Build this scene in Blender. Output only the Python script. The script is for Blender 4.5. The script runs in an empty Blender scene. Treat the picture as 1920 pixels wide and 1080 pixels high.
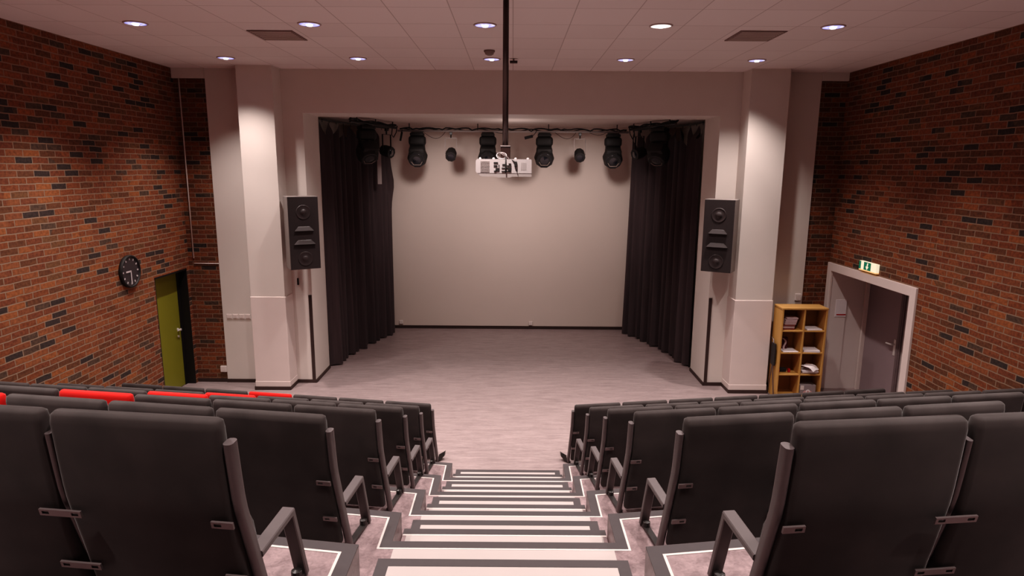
import bpy, bmesh, math, random
from mathutils import Vector, Matrix
random.seed(7)
sc = bpy.context.scene
col = sc.collection
R = math.radians

# ------------------------------------------------------------------ view
sc.view_settings.view_transform = 'Standard'
sc.view_settings.look = 'None'
sc.view_settings.exposure = 0.0
sc.view_settings.gamma = 1.0
# the photograph's soft toe: deep shadows fall away towards black
sc.view_settings.use_curve_mapping = True
cm = sc.view_settings.curve_mapping
cm.extend = 'EXTRAPOLATED'
cv = cm.curves[3]
for p in ((.012, .0066), (.03, .0205), (.065, .056), (.14, .138)):
    cv.points.new(*p)
cm.update()

cam_d = bpy.data.cameras.new('camera')
cam_d.sensor_width = 36.0
cam_d.lens = 1205.0 / 1920.0 * 36.0
cam = bpy.data.objects.new('camera', cam_d)
col.objects.link(cam)
cam.matrix_world = Matrix.Translation((0, 0, 3.79)) @ Matrix.Rotation(R(90 - 10.6), 4, 'X') @ Matrix.Rotation(R(0.42), 4, 'Z')
sc.camera = cam

# ------------------------------------------------------------------ materials
def nodes_of(name):
    m = bpy.data.materials.new(name)
    m.use_nodes = True
    nt = m.node_tree
    return m, nt, nt.nodes['Principled BSDF']

def mat(name, c, rough=0.6, metal=0.0, var=0.12, scale=14.0, bump=0.0, spec=0.35, sheen=0.0, stretch=(1, 1, 1)):
    """Plain procedural surface: two tones of one colour mixed by noise."""
    m, nt, b = nodes_of(name)
    tc = nt.nodes.new('ShaderNodeTexCoord')
    mp = nt.nodes.new('ShaderNodeMapping'); mp.inputs['Scale'].default_value = stretch
    nt.links.new(tc.outputs['Object'], mp.inputs['Vector'])
    n = nt.nodes.new('ShaderNodeTexNoise'); n.inputs['Scale'].default_value = scale; n.inputs['Detail'].default_value = 4
    nt.links.new(mp.outputs['Vector'], n.inputs['Vector'])
    mx = nt.nodes.new('ShaderNodeMix'); mx.data_type = 'RGBA'
    mx.inputs['A'].default_value = (*[v * (1 - var) for v in c], 1)
    mx.inputs['B'].default_value = (*[min(1, v * (1 + var)) for v in c], 1)
    nt.links.new(n.outputs['Fac'], mx.inputs['Factor'])
    nt.links.new(mx.outputs['Result'], b.inputs['Base Color'])
    b.inputs['Roughness'].default_value = rough
    b.inputs['Metallic'].default_value = metal
    b.inputs['Specular IOR Level'].default_value = spec
    if sheen:
        b.inputs['Sheen Weight'].default_value = sheen
        b.inputs['Sheen Roughness'].default_value = 0.4
    if bump:
        bp = nt.nodes.new('ShaderNodeBump'); bp.inputs['Strength'].default_value = bump; bp.inputs['Distance'].default_value = 0.01
        nt.links.new(n.outputs['Fac'], bp.inputs['Height'])
        nt.links.new(bp.outputs['Normal'], b.inputs['Normal'])
    return m

def emis(name, c, strength, c2=None):
    m, nt, b = nodes_of(name)
    b.inputs['Base Color'].default_value = (*[0.5 * v for v in c], 1)
    b.inputs['Emission Color'].default_value = (*c, 1)
    b.inputs['Emission Strength'].default_value = strength
    if c2:
        tc = nt.nodes.new('ShaderNodeTexCoord')
        n = nt.nodes.new('ShaderNodeTexNoise'); n.inputs['Scale'].default_value = 16.0
        nt.links.new(tc.outputs['Object'], n.inputs['Vector'])
        rp = nt.nodes.new('ShaderNodeValToRGB')
        rp.color_ramp.elements[0].position = 0.42; rp.color_ramp.elements[0].color = (*c, 1)
        rp.color_ramp.elements[1].position = 0.62; rp.color_ramp.elements[1].color = (*c2, 1)
        nt.links.new(n.outputs['Fac'], rp.inputs['Fac'])
        nt.links.new(rp.outputs['Color'], b.inputs['Emission Color'])
    return m

def brick_mat(name, axis, dark=0.12, tone=1.0):
    """Running-bond brick; axis is the horizontal world axis the courses run along."""
    m, nt, b = nodes_of(name)
    tc = nt.nodes.new('ShaderNodeTexCoord')
    sp = nt.nodes.new('ShaderNodeSeparateXYZ'); nt.links.new(tc.outputs['Object'], sp.inputs['Vector'])
    cb = nt.nodes.new('ShaderNodeCombineXYZ')
    nt.links.new(sp.outputs[axis], cb.inputs['X']); nt.links.new(sp.outputs['Z'], cb.inputs['Y'])
    # slightly wobbly courses
    wn = nt.nodes.new('ShaderNodeTexNoise'); wn.inputs['Scale'].default_value = 5.0; wn.inputs['Detail'].default_value = 3
    nt.links.new(cb.outputs['Vector'], wn.inputs['Vector'])
    ws = nt.nodes.new('ShaderNodeVectorMath'); ws.operation = 'SUBTRACT'; ws.inputs[1].default_value = (0.5, 0.5, 0.5)
    nt.links.new(wn.outputs['Color'], ws.inputs[0])
    wm = nt.nodes.new('ShaderNodeVectorMath'); wm.operation = 'SCALE'; wm.inputs['Scale'].default_value = 0.020
    nt.links.new(ws.outputs['Vector'], wm.inputs[0])
    va = nt.nodes.new('ShaderNodeVectorMath'); va.operation = 'ADD'
    nt.links.new(cb.outputs['Vector'], va.inputs[0]); nt.links.new(wm.outputs['Vector'], va.inputs[1])
    br = nt.nodes.new('ShaderNodeTexBrick')
    nt.links.new(va.outputs['Vector'], br.inputs['Vector'])
    br.offset = 0.5; br.offset_frequency = 2
    br.inputs['Color1'].default_value = (0, 0, 0, 1); br.inputs['Color2'].default_value = (1, 1, 1, 1)
    br.inputs['Mortar'].default_value = (0.5, 0.5, 0.5, 1)
    br.inputs['Scale'].default_value = 1.0
    br.inputs['Mortar Size'].default_value = 0.0075; br.inputs['Mortar Smooth'].default_value = 0.3
    br.inputs['Brick Width'].default_value = 0.262; br.inputs['Row Height'].default_value = 0.0775
    rp = nt.nodes.new('ShaderNodeValToRGB'); cr = rp.color_ramp
    cr.interpolation = 'CONSTANT'
    t = tone
    stops = [(0.0, (.046, .034, .032)), (dark * 0.55, (.085, .054, .040)), (dark, (.125, .052, .028)), (0.30, (.195, .068, .034)), (0.46, (.165, .056, .030)),
             (0.60, (.235, .082, .038)), (0.74, (.185, .060, .028)), (0.86, (.270, .092, .038)), (0.95, (.150, .070, .036))]
    cr.elements[0].position = stops[0][0]; cr.elements[0].color = (*[v * t for v in stops[0][1]], 1)
    cr.elements[1].position = stops[1][0]; cr.elements[1].color = (*[v * t for v in stops[1][1]], 1)
    for p, c in stops[2:]:
        e = cr.elements.new(p); e.color = (*[v * t for v in c], 1)
    cn_ = nt.nodes.new('ShaderNodeTexNoise'); cn_.inputs['Scale'].default_value = 0.9; cn_.inputs['Detail'].default_value = 1
    nt.links.new(cb.outputs['Vector'], cn_.inputs['Vector'])
    c1 = nt.nodes.new('ShaderNodeMath'); c1.operation = 'MULTIPLY_ADD'; c1.inputs[1].default_value = 0.42; c1.inputs[2].default_value = -0.21
    nt.links.new(cn_.outputs['Fac'], c1.inputs[0])
    c2 = nt.nodes.new('ShaderNodeMath'); c2.operation = 'ADD'; c2.use_clamp = True
    nt.links.new(br.outputs['Color'], c2.inputs[0]); nt.links.new(c1.outputs[0], c2.inputs[1])
    nt.links.new(c2.outputs[0], rp.inputs['Fac'])
    fn = nt.nodes.new('ShaderNodeTexNoise'); fn.inputs['Scale'].default_value = 28.0; fn.inputs['Detail'].default_value = 6
    nt.links.new(cb.outputs['Vector'], fn.inputs['Vector'])
    fr = nt.nodes.new('ShaderNodeValToRGB')
    fr.color_ramp.elements[0].position = 0.3; fr.color_ramp.elements[0].color = (.62, .62, .62, 1)
    fr.color_ramp.elements[1].position = 0.72; fr.color_ramp.elements[1].color = (1.25, 1.2, 1.15, 1)
    nt.links.new(fn.outputs['Fac'], fr.inputs['Fac'])
    mu = nt.nodes.new('ShaderNodeMix'); mu.data_type = 'RGBA'; mu.blend_type = 'MULTIPLY'; mu.inputs['Factor'].default_value = 1.0
    nt.links.new(rp.outputs['Color'], mu.inputs['A']); nt.links.new(fr.outputs['Color'], mu.inputs['B'])
    mm = nt.nodes.new('ShaderNodeMix'); mm.data_type = 'RGBA'
    mm.inputs['B'].default_value = (.25 * t, .165 * t, .118 * t, 1)
    nt.links.new(br.outputs['Fac'], mm.inputs['Factor']); nt.links.new(mu.outputs['Result'], mm.inputs['A'])
    nt.links.new(mm.outputs['Result'], b.inputs['Base Color'])
    b.inputs['Roughness'].default_value = 0.85; b.inputs['Specular IOR Level'].default_value = 0.25
    iv = nt.nodes.new('ShaderNodeMath'); iv.operation = 'MULTIPLY_ADD'; iv.inputs[1].default_value = -1.0; iv.inputs[2].default_value = 1.0
    nt.links.new(br.outputs['Fac'], iv.inputs[0])
    ad = nt.nodes.new('ShaderNodeMath'); ad.operation = 'MULTIPLY_ADD'; ad.inputs[1].default_value = 0.35
    nt.links.new(fn.outputs['Fac'], ad.inputs[0]); nt.links.new(iv.outputs[0], ad.inputs[2])
    bp = nt.nodes.new('ShaderNodeBump'); bp.inputs['Strength'].default_value = 0.8; bp.inputs['Distance'].default_value = 0.008
    nt.links.new(ad.outputs[0], bp.inputs['Height']); nt.links.new(bp.outputs['Normal'], b.inputs['Normal'])
    return m

def lino_mat(name, c1, c2, sx=1.1, sy=8.0, rough=0.42):
    """Marbled linoleum streaked along X."""
    m, nt, b = nodes_of(name)
    tc = nt.nodes.new('ShaderNodeTexCoord')
    mp = nt.nodes.new('ShaderNodeMapping'); mp.inputs['Scale'].default_value = (sx, sy, 3.0)
    nt.links.new(tc.outputs['Object'], mp.inputs['Vector'])
    n = nt.nodes.new('ShaderNodeTexNoise'); n.inputs['Scale'].default_value = 2.2; n.inputs['Detail'].default_value = 7; n.inputs['Distortion'].default_value = 0.8
    nt.links.new(mp.outputs['Vector'], n.inputs['Vector'])
    n2 = nt.nodes.new('ShaderNodeTexNoise'); n2.inputs['Scale'].default_value = 9.0; n2.inputs['Detail'].default_value = 5; n2.inputs['Distortion'].default_value = 1.5
    nt.links.new(mp.outputs['Vector'], n2.inputs['Vector'])
    av = nt.nodes.new('ShaderNodeMath'); av.operation = 'MULTIPLY_ADD'; av.inputs[1].default_value = 0.45
    nt.links.new(n2.outputs['Fac'], av.inputs[0])
    hf = nt.nodes.new('ShaderNodeMath'); hf.operation = 'MULTIPLY'; hf.inputs[1].default_value = 0.55
    nt.links.new(n.outputs['Fac'], hf.inputs[0]); nt.links.new(hf.outputs[0], av.inputs[2])
    rp = nt.nodes.new('ShaderNodeValToRGB')
    rp.color_ramp.elements[0].position = 0.36; rp.color_ramp.elements[0].color = (*c1, 1)
    rp.color_ramp.elements[1].position = 0.64; rp.color_ramp.elements[1].color = (*c2, 1)
    nt.links.new(av.outputs[0], rp.inputs['Fac']); nt.links.new(rp.outputs['Color'], b.inputs['Base Color'])
    b.inputs['Roughness'].default_value = rough; b.inputs['Specular IOR Level'].default_value = 0.3
    return m

def tile_mat(name):
    """Suspended ceiling: faint joints every 0.62 m by 0.75 m."""
    m, nt, b = nodes_of(name)
    tc = nt.nodes.new('ShaderNodeTexCoord')
    mp = nt.nodes.new('ShaderNodeMapping'); mp.inputs['Location'].default_value = (0.01, -0.035, 0)
    nt.links.new(tc.outputs['Object'], mp.inputs['Vector'])
    br = nt.nodes.new('ShaderNodeTexBrick'); nt.links.new(mp.outputs['Vector'], br.inputs['Vector'])
    br.offset = 0.0; br.squash = 1.0
    br.inputs['Color1'].default_value = (.74, .63, .61, 1); br.inputs['Color2'].default_value = (.79, .68, .66, 1)
    br.inputs['Mortar'].default_value = (.50, .41, .39, 1)
    br.inputs['Scale'].default_value = 1.0; br.inputs['Mortar Size'].default_value = 0.006; br.inputs['Mortar Smooth'].default_value = 0.2
    br.inputs['Brick Width'].default_value = 0.63; br.inputs['Row Height'].default_value = 0.75
    nt.links.new(br.outputs['Color'], b.inputs['Base Color'])
    b.inputs['Roughness'].default_value = 0.9; b.inputs['Specular IOR Level'].default_value = 0.1
    return m

M = {}
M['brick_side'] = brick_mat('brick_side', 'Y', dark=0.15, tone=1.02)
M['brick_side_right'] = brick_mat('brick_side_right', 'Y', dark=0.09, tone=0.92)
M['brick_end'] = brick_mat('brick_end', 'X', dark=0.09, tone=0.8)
M['plaster'] = mat('painted_plaster', (.66, .585, .545), .75, var=.03, scale=3, spec=.2)
M['screen_wall'] = mat('pale_back_wall', (.62, .51, .46), .7, var=.02, scale=1.5, spec=.2)
M['white_trim'] = mat('white_painted_wood', (.68, .57, .54), .5, var=.03, scale=5)
M['niche'] = mat('grey_painted_niche', (.66, .57, .55), .6, var=.03, scale=4)
M['ceiling'] = tile_mat('ceiling_tiles')
M['soffit'] = mat('stage_ceiling_paint', (.62, .52, .48), .85, var=.04, scale=2)
M['floor'] = lino_mat('stage_linoleum', (.185, .138, .138), (.305, .236, .233))
M['tier'] = lino_mat('tier_linoleum', (.13, .088, .092), (.27, .195, .20), 4.0, 4.0)
M['riser'] = mat('grey_riser', (.20, .15, .15), .6)
M['strip'] = mat('dark_grey_nosing', (.040, .032, .034), .6, var=.1, scale=30)
M['tread'] = mat('white_tread_panel', (.355, .312, .302), .55, var=.03, scale=6)
M['line'] = mat('white_edge_line', (.52, .46, .44), .5, var=.03)
M['base'] = mat('dark_brown_skirting', (.045, .028, .026), .5)
M['fabric'] = mat('charcoal_upholstery', (.035, .0285, .028), .85, var=.6, scale=5, spec=.2, sheen=.15)
M['red_fabric'] = mat('red_upholstery', (.50, .010, .008), .85, var=.10, scale=9, spec=.15, sheen=.15)
M['steel'] = mat('grey_powder_coated_steel', (.098, .081, .083), .42, metal=.3, var=.06, scale=20, spec=.5)
M['bracket'] = mat('bare_steel_bracket', (.16, .13, .13), .4, metal=.6, var=.08, scale=30, spec=.5)
M['black'] = mat('black_plastic', (.020, .018, .018), .6, var=.1, spec=.3)
M['black_metal'] = mat('black_painted_metal', (.016, .014, .014), .4, var=.1, spec=.5)
M['lens'] = mat('dark_glass_lens', (.012, .013, .018), .08, var=.05, spec=.8)
M['curtain'] = mat('black_stage_velvet', (.062, .046, .049), .9, var=.3, scale=3, spec=.1, sheen=.10, stretch=(6, 6, .4))
M['pole'] = mat('dark_bronze_pole', (.045, .026, .024), .35, metal=.4, var=.05, spec=.5)
M['proj'] = mat('white_projector_plastic', (.50, .45, .45), .45, var=.02)
M['proj_grey'] = mat('light_grey_vent', (.36, .31, .30), .6, var=.05)
M['speaker_face'] = mat('dark_speaker_grille', (.026, .020, .021), .6, var=.15, scale=60)
M['speaker_cone'] = mat('black_speaker_cone', (.034, .027, .028), .45, var=.1)
M['speaker_box'] = mat('grey_speaker_cabinet', (.20, .165, .155), .6, var=.06)
M['green'] = mat('olive_green_door', (.19, .185, .022), .5, var=.06, scale=3, spec=.3)
M['black_frame'] = mat('black_door_frame', (.012, .010, .010), .5)
M['purple_door'] = mat('grey_purple_door', (.27, .21, .225), .5, var=.04, scale=3)
M['dark_strip'] = mat('dark_door_edge', (.15, .115, .12), .5)
M['grey_leaf'] = mat('dull_grey_door_leaf', (.40, .34, .33), .5)
M['chrome'] = mat('brushed_chrome', (.72, .66, .64), .3, metal=.35, var=.05, spec=.5)
M['wood'] = mat('beech_veneer', (.50, .265, .085), .5, var=.12, scale=4, stretch=(3, 3, .6))
M['wood_back'] = mat('beech_back_panel', (.34, .17, .055), .6, var=.12, scale=4)
M['paper'] = mat('white_paper', (.80, .72, .74), .7, var=.04, scale=20)
M['book'] = mat('pale_pink_booklet', (.52, .37, .38), .6, var=.08, scale=20)
M['book_red'] = mat('maroon_booklet', (.22, .07, .06), .6, var=.08, scale=20)
M['red_item'] = mat('red_card', (.42, .012, .015), .5)
M['maroon'] = mat('maroon_cloth', (.085, .012, .016), .8)
M['grey_box'] = mat('grey_cardboard', (.27, .23, .24), .7, var=.06)
M['pink_print'] = mat('pink_print', (.60, .33, .33), .6)
M['white_plastic'] = mat('white_plastic', (.72, .62, .59), .4, var=.03)
M['grey_plastic'] = mat('grey_plastic', (.26, .20, .18), .5)
M['vent'] = mat('brown_vent_panel', (.20, .135, .125), .8, var=.05, scale=8)
M['clock_face'] = mat('dark_clock_dial', (.035, .028, .032), .35, var=.05)
M['clock_mark'] = mat('grey_clock_marks', (.55, .49, .50), .5)
M['exit_green'] = emis('green_exit_panel', (.004, .13, .07), .8)
M['exit_white'] = emis('glowing_exit_white', (1.0, .86, .62), .78)
M['exit_warm'] = emis('warm_exit_edge', (1.0, .55, .20), .72)
M['lamp_blue'] = emis('violet_lamp_reflector', (.36, .34, 1.0), 1.05, (.9, .84, 1.0))
M['lamp_core'] = emis('white_lamp_core', (1.0, .93, 1.0), 1.6)
M['lamp_warm'] = emis('warm_lamp', (1.0, .86, .78), 1.5, (1.0, .93, .88))
M['lamp_ring'] = mat('lamp_trim_ring', (.50, .38, .38), .4)

# ------------------------------------------------------------------ mesh tools
class MB:
    def __init__(self):
        self.bm = bmesh.new()
    def box(self, x0, x1, y0, y1, z0, z1, mtx=None):
        ps = [(x, y, z) for z in (z0, z1) for y in (y0, y1) for x in (x0, x1)]
        vs = [self.bm.verts.new((mtx @ Vector(p)) if mtx else p) for p in ps]
        for f in ((0, 2, 3, 1), (4, 5, 7, 6), (0, 1, 5, 4), (2, 6, 7, 3), (0, 4, 6, 2), (1, 3, 7, 5)):
            self.bm.faces.new([vs[i] for i in f])
        return self
    def bevel_box(self, x0, x1, y0, y1, z0, z1, r=0.01, seg=2, mtx=None):
        b2 = bmesh.new()
        ps = [(x, y, z) for z in (z0, z1) for y in (y0, y1) for x in (x0, x1)]
        vs = [b2.verts.new(p) for p in ps]
        for f in ((0, 2, 3, 1), (4, 5, 7, 6), (0, 1, 5, 4), (2, 6, 7, 3), (0, 4, 6, 2), (1, 3, 7, 5)):
            b2.faces.new([vs[i] for i in f])
        bmesh.ops.bevel(b2, geom=b2.edges[:], offset=r, segments=seg, profile=0.5, affect='EDGES')
        self.merge(b2, mtx)
        return self
    def merge(self, b2, mtx=None):
        mp = {}
        for v in b2.verts:
            mp[v] = self.bm.verts.new((mtx @ v.co) if mtx else v.co)
        for f in b2.faces:
            try: self.bm.faces.new([mp[v] for v in f.verts])
            except ValueError: pass
        b2.free()
    def prism(self, pts, z0, z1, mtx=None):
        """Extrude an XY polygon from z0 to z1."""
        b2 = bmesh.new()
        vs = [b2.verts.new((p[0], p[1], z0)) for p in pts]
        f = b2.faces.new(vs)
        r = bmesh.ops.extrude_face_region(b2, geom=[f])
        for e in r['geom']:
            if isinstance(e, bmesh.types.BMVert): e.co.z = z1
        bmesh.ops.recalc_face_normals(b2, faces=b2.faces[:])
        self.merge(b2, mtx)
        return self
    def loft(self, rings, cap=True, closed=False):
        vr = [[self.bm.verts.new(p) for p in r] for r in rings]
        n = len(vr[0])
        m = len(vr)
        for i in range(m - 1 + (1 if closed else 0)):
            a, b = vr[i], vr[(i + 1) % m]
            for j in range(n):
                self.bm.faces.new((a[j], a[(j + 1) % n], b[(j + 1) % n], b[j]))
        if cap and not closed:
            self.bm.faces.new(list(reversed(vr[0]))); self.bm.faces.new(vr[-1])
        return self
    def tube(self, pts, r, n=8, closed=False):
        pts = [Vector(p) for p in pts]
        rings = []
        up = None
        for i, p in enumerate(pts):
            a = pts[i - 1] if (i > 0 or closed) else p
            b = pts[(i + 1) % len(pts)] if (i < len(pts) - 1 or closed) else p
            t = (b - a).normalized()
            if up is None:
                up = Vector((0, 0, 1)) if abs(t.z) < 0.9 else Vector((1, 0, 0))
            s = t.cross(up)
            if s.length < 1e-4: s = t.cross(Vector((0.3, 1, 0)))
            s.normalize(); up = s.cross(t).normalized()
            rr = r[i] if isinstance(r, (list, tuple)) else r
            rings.append([p + s * (math.cos(2 * math.pi * k / n) * rr) + up * (math.sin(2 * math.pi * k / n) * rr) for k in range(n)])
        return self.loft(rings, closed=closed)
    def lathe(self, prof, n=24, mtx=None):
        """prof: list of (radius, height) about local Z."""
        rings = []
        for r, z in prof:
            rings.append([(mtx @ Vector((r * math.cos(2 * math.pi * k / n), r * math.sin(2 * math.pi * k / n), z))) if mtx else
                          Vector((r * math.cos(2 * math.pi * k / n), r * math.sin(2 * math.pi * k / n), z)) for k in range(n)])
        return self.loft(rings)
    def sweep(self, path, sec, miter=False):
        """path: (v, z) points in the YZ plane; sec: (u, w) section, w along the in-plane normal."""
        rings = []
        for i, p in enumerate(path):
            a = path[max(0, i - 1)]; b = path[min(len(path) - 1, i + 1)]
            t = Vector((0, b[0] - a[0], b[1] - a[1])).normalized()
            nn = Vector((0, t.z, -t.y))
            if miter and 0 < i < len(path) - 1:
                d1 = Vector((0, p[0] - a[0], p[1] - a[1])).normalized(); d2 = Vector((0, b[0] - p[0], b[1] - p[1])).normalized()
                t = (d1 + d2).normalized(); nn = Vector((0, t.z, -t.y)) / max(.3, t.dot(d1))
            rings.append([Vector((u, p[0], p[1])) + nn * w for u, w in sec])
        return self.loft(rings)
    def build(self, name, material, parent=None, smooth=False):
        bmesh.ops.recalc_face_normals(self.bm, faces=self.bm.faces[:])
        me = bpy.data.meshes.new(name)
        self.bm.to_mesh(me); self.bm.free()
        me.materials.append(material)
        if smooth:
            for p in me.polygons: p.use_smooth = True
        o = bpy.data.objects.new(name, me); col.objects.link(o)
        if parent is not None: o.parent = parent
        return o

def smooth_angle(o, ang=40):
    me = o.data
    for p in me.polygons: p.use_smooth = True
    bm = bmesh.new(); bm.from_mesh(me)
    for e in bm.edges:
        if len(e.link_faces) == 2 and e.calc_face_angle(0) > R(ang): e.smooth = False
    bm.to_mesh(me); bm.free()
    return o

def tag(o, label, cat, group=None):
    o['label'] = label; o['category'] = cat
    if group: o['group'] = group
    return o
def empty(name, loc, rz=0.0):
    o = bpy.data.objects.new(name, None); col.objects.link(o)
    o.empty_display_size = 0.1
    o.location = loc; o.rotation_euler = (0, 0, rz)
    return o
def struct(o):
    o['kind'] = 'structure'
    return o
def copy_tree(o, parent=None):
    c = o.copy(); col.objects.link(c); c.parent = parent
    for ch in list(o.children): copy_tree(ch, c)
    return c
def rrect(w, t, r, n=3):
    """Rounded rectangle section, w wide and t thick."""
    pts = []
    for cx, cy, a0 in ((w / 2 - r, t / 2 - r, 0), (-w / 2 + r, t / 2 - r, 90), (-w / 2 + r, -t / 2 + r, 180), (w / 2 - r, -t / 2 + r, 270)):
        for k in range(n + 1):
            a = R(a0 + 90 * k / n)
            pts.append((cx + r * math.cos(a), cy + r * math.sin(a)))
    return pts

# ------------------------------------------------------------------ the room
XL, XR, ZC, YB = -5.58, 5.47, 5.35, -1.6
YF = 10.97          # end wall of the hall
YS = 14.95          # back of the stage
CX = -0.035         # centre line of the aisle

struct(MB().box(-6.6, 6.6, YB - .2, YS + .2, -.2, 0).build('floor', M['floor']))
struct(MB().box(XL - .3, XR + .3, YB - .2, 11.8, ZC, ZC + .2).build('ceiling', M['ceiling']))
struct(MB().box(-4.0, 4.0, 11.8, YS + .2, 4.70, 4.9).build('ceiling.001', M['soffit']))
# left brick wall with the door recess
DL0, DL1, DLZ = 9.87, 10.88, 2.06
w = MB(); w.box(XL - .3, XL, YB, DL0, 0, ZC); w.box(XL - .3, XL, DL1, YF + .15, 0, ZC); w.box(XL - .3, XL, DL0, DL1, DLZ, ZC)
struct(w.build('wall_left', M['brick_side']))
# right brick wall with the door niche
DR0, DR1, DRZ = 8.62, 10.86, 2.12
w = MB(); w.box(XR, XR + .3, YB, DR0, 0, ZC); w.box(XR, XR + .3, DR1, YF + .15, 0, ZC); w.box(XR, XR + .3, DR0, DR1, DRZ, ZC)
struct(w.build('wall_right', M['brick_side_right']))
struct(MB().box(XL - .3, XR + .3, YB - .2, YB, 0, ZC).build('wall_back', M['plaster']))
# short brick returns either side of the stage
struct(MB().box(XL, -5.05, YF, YF + .15, 0, ZC).build('wall_front_left_brick', M['brick_end']))
struct(MB().box(5.04, XR, YF, YF + .15, 0, ZC).build('wall_front_right_brick', M['brick_end']))
# proscenium: side faces and header in one plastered wall
w = MB()
w.box(-5.05, -3.475, 10.95, 11.8, 0, ZC); w.box(3.42, 5.04, 10.95, 11.8, 0, ZC)
w.box(-3.475, 3.42, 10.95, 11.8, 4.655, ZC)
struct(w.build('wall_front', M['plaster']))
# stage box
struct(MB().box(-4.0, 4.0, YS, YS + .15, 0, 4.7).build('wall_stage_back', M['screen_wall']))
struct(MB().box(-4.0, -3.85, 11.8, YS, 0, 4.7).build('wall_stage_left', M['plaster']))
struct(MB().box(3.85, 4.0, 11.8, YS, 0, 4.7).build('wall_stage_right', M['plaster']))
# pillars with their lower cladding
for nm, x0, x1 in (('pillar_left', -4.385, -3.815), ('pillar_right', 3.755, 4.375)):
    p = struct(MB().box(x0, x1, 10.58, 10.95, 0, ZC).build(nm, M['plaster']))
    c = MB(); c.bevel_box(x0 - .012, x1 + .012, 10.565, 10.949, .05, 1.63, .008); c.bevel_box(x0 - .016, x1 + .016, 10.56, 10.949, .05, .15, .006)
    c.build('cladding_panel', M['white_trim'], p)
# baseboards
def runner(name, segs, h=.06, t=.012):
    m = MB()
    for (x0, y0, x1, y1) in segs:
        d = Vector((x1 - x0, y1 - y0, 0)); L = d.length; a = math.atan2(d.y, d.x)
        m.box(-.005, L + .005, -t, t, 0, h, Matrix.Translation((x0, y0, 0)) @ Matrix.Rotation(a, 4, 'Z'))
    return struct(m.build(name, M['base']))
runner('baseboard_left', [(XL, YF - .01, -5.05, YF - .01), (-5.05, 10.94, -4.40, 10.94), (-4.40, 10.55, -3.80, 10.55), (-3.80, 10.55, -3.80, 10.94), (-3.80, 10.94, -3.475, 10.94), (-3.47, 10.94, -3.47, 11.8), (-4.40, 10.55, -4.40, 10.94)])
runner('baseboard_right', [(5.04, YF - .01, XR, YF - .01), (4.39, 10.94, 5.04, 10.94), (3.74, 10.55, 4.39, 10.55), (3.74, 10.55, 3.74, 10.94), (3.42, 10.94, 3.74, 10.94), (3.415, 10.94, 3.415, 11.8), (4.39, 10.55, 4.39, 10.94)])
runner('baseboard_back', [(-3.85, YS - .01, 3.85, YS - .01)], .07)
# dark vertical edging at the stage mouth
struct(MB().box(-3.535, -3.478, 10.935, 10.952, .06, 1.59).build('trim_1', M['base']))
struct(MB().box(3.423, 3.478, 10.935, 10.952, .06, 1.59).build('trim_2', M['base']))
# white strips above the brick returns
struct(MB().box(XL, -5.05, YF - .05, YF, 5.19, ZC).build('trim_3', M['plaster']))
struct(MB().box(5.04, XR, YF - .05, YF, 5.22, ZC).build('trim_4', M['plaster']))

# green door in the left wall
d = struct(MB().bevel_box(XL - .20, XL - .15, DL0, DL1 - .02, .01, DLZ, .004).build('door_1', M['green']))
f = MB(); f.box(XL - .22, XL - .001, DL1 - .025, DL1, 0, DLZ); f.box(XL - .22, XL - .001, DL0, DL1, DLZ - .03, DLZ); f.box(XL - .22, XL - .14, DL1 - .09, DL1 - .02, 0, DLZ); f.box(XL - .14, XL - .001, DL0 - .001, DL0 + .02, 0, DLZ)
f.build('door_frame', M['black_frame'], d)
h = MB(); mx = Matrix.Translation((XL - .15, 10.70, 1.02)) @ Matrix.Rotation(R(90), 4, 'Y')
h.lathe([(.026, 0), (.026, .012), (.012, .014), (.012, .045), (.022, .05), (.022, .06)], 14, mx)
h.tube([(XL - .10, 10.70, 1.02), (XL - .10, 10.60, 1.02)], .010)
h.lathe([(.02, 0), (.02, .014), (.004, .016)], 12, Matrix.Translation((XL - .15, 10.70, .90)) @ Matrix.Rotation(R(90), 4, 'Y'))
h.build('door_handle', M['chrome'], d)

# niche and double door in the right wall
NX = 6.12
n = MB(); n.box(XR + .3, NX + .1, DR1, DR1 + .12, 0, DRZ + .1); n.box(XR + .3, NX + .1, DR0 - .12, DR0, 0, DRZ + .1); n.box(XR + .3, NX + .1, DR0, DR1, DRZ, DRZ + .1)
n.box(XR + .001, XR + .3, DR1 - .012, DR1 - .001, 0, DRZ - .001); n.box(XR + .001, XR + .3, DR0 + .001, DR0 + .012, 0, DRZ - .001); n.box(XR + .001, XR + .3, DR0 + .012, DR1 - .012, DRZ - .012, DRZ - .001)
struct(n.build('wall_niche', M['niche']))
f = MB(); fw = .115
f.bevel_box(XR - .03, XR + .01, DR1 - .02, DR1 + fw, 0, DRZ + fw, .006); f.bevel_box(XR - .03, XR + .01, DR0 - fw, DR0 + .02, 0, DRZ + fw, .006); f.bevel_box(XR - .0305, XR + .01, DR0 + .0, DR1 - .0, DRZ - .02, DRZ + fw, .006)
struct(f.build('trim_5', M['white_trim']))
d2 = struct(MB().bevel_box(NX, NX + .05, 9.86, DR1 - .03, .01, DRZ - .01, .004).build('door_2', M['purple_door']))
MB().box(NX - .06, NX + .05, DR1 - .06, DR1 - .013, 0, DRZ - .012).build('door_frame', M['white_trim'], d2)
e = MB(); e.box(NX - .02, NX + .05, 9.80, 9.86, 0, DRZ - .01); e.box(NX - .035, NX + .04, 9.74, 9.765, 0, DRZ - .01); e.build('door_edge', M['dark_strip'], d2)
MB().bevel_box(NX - .005, NX + .05, DR0 + .013, 9.80, .01, DRZ - .01, .004).build('door_leaf', M['grey_leaf'], d2)
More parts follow.
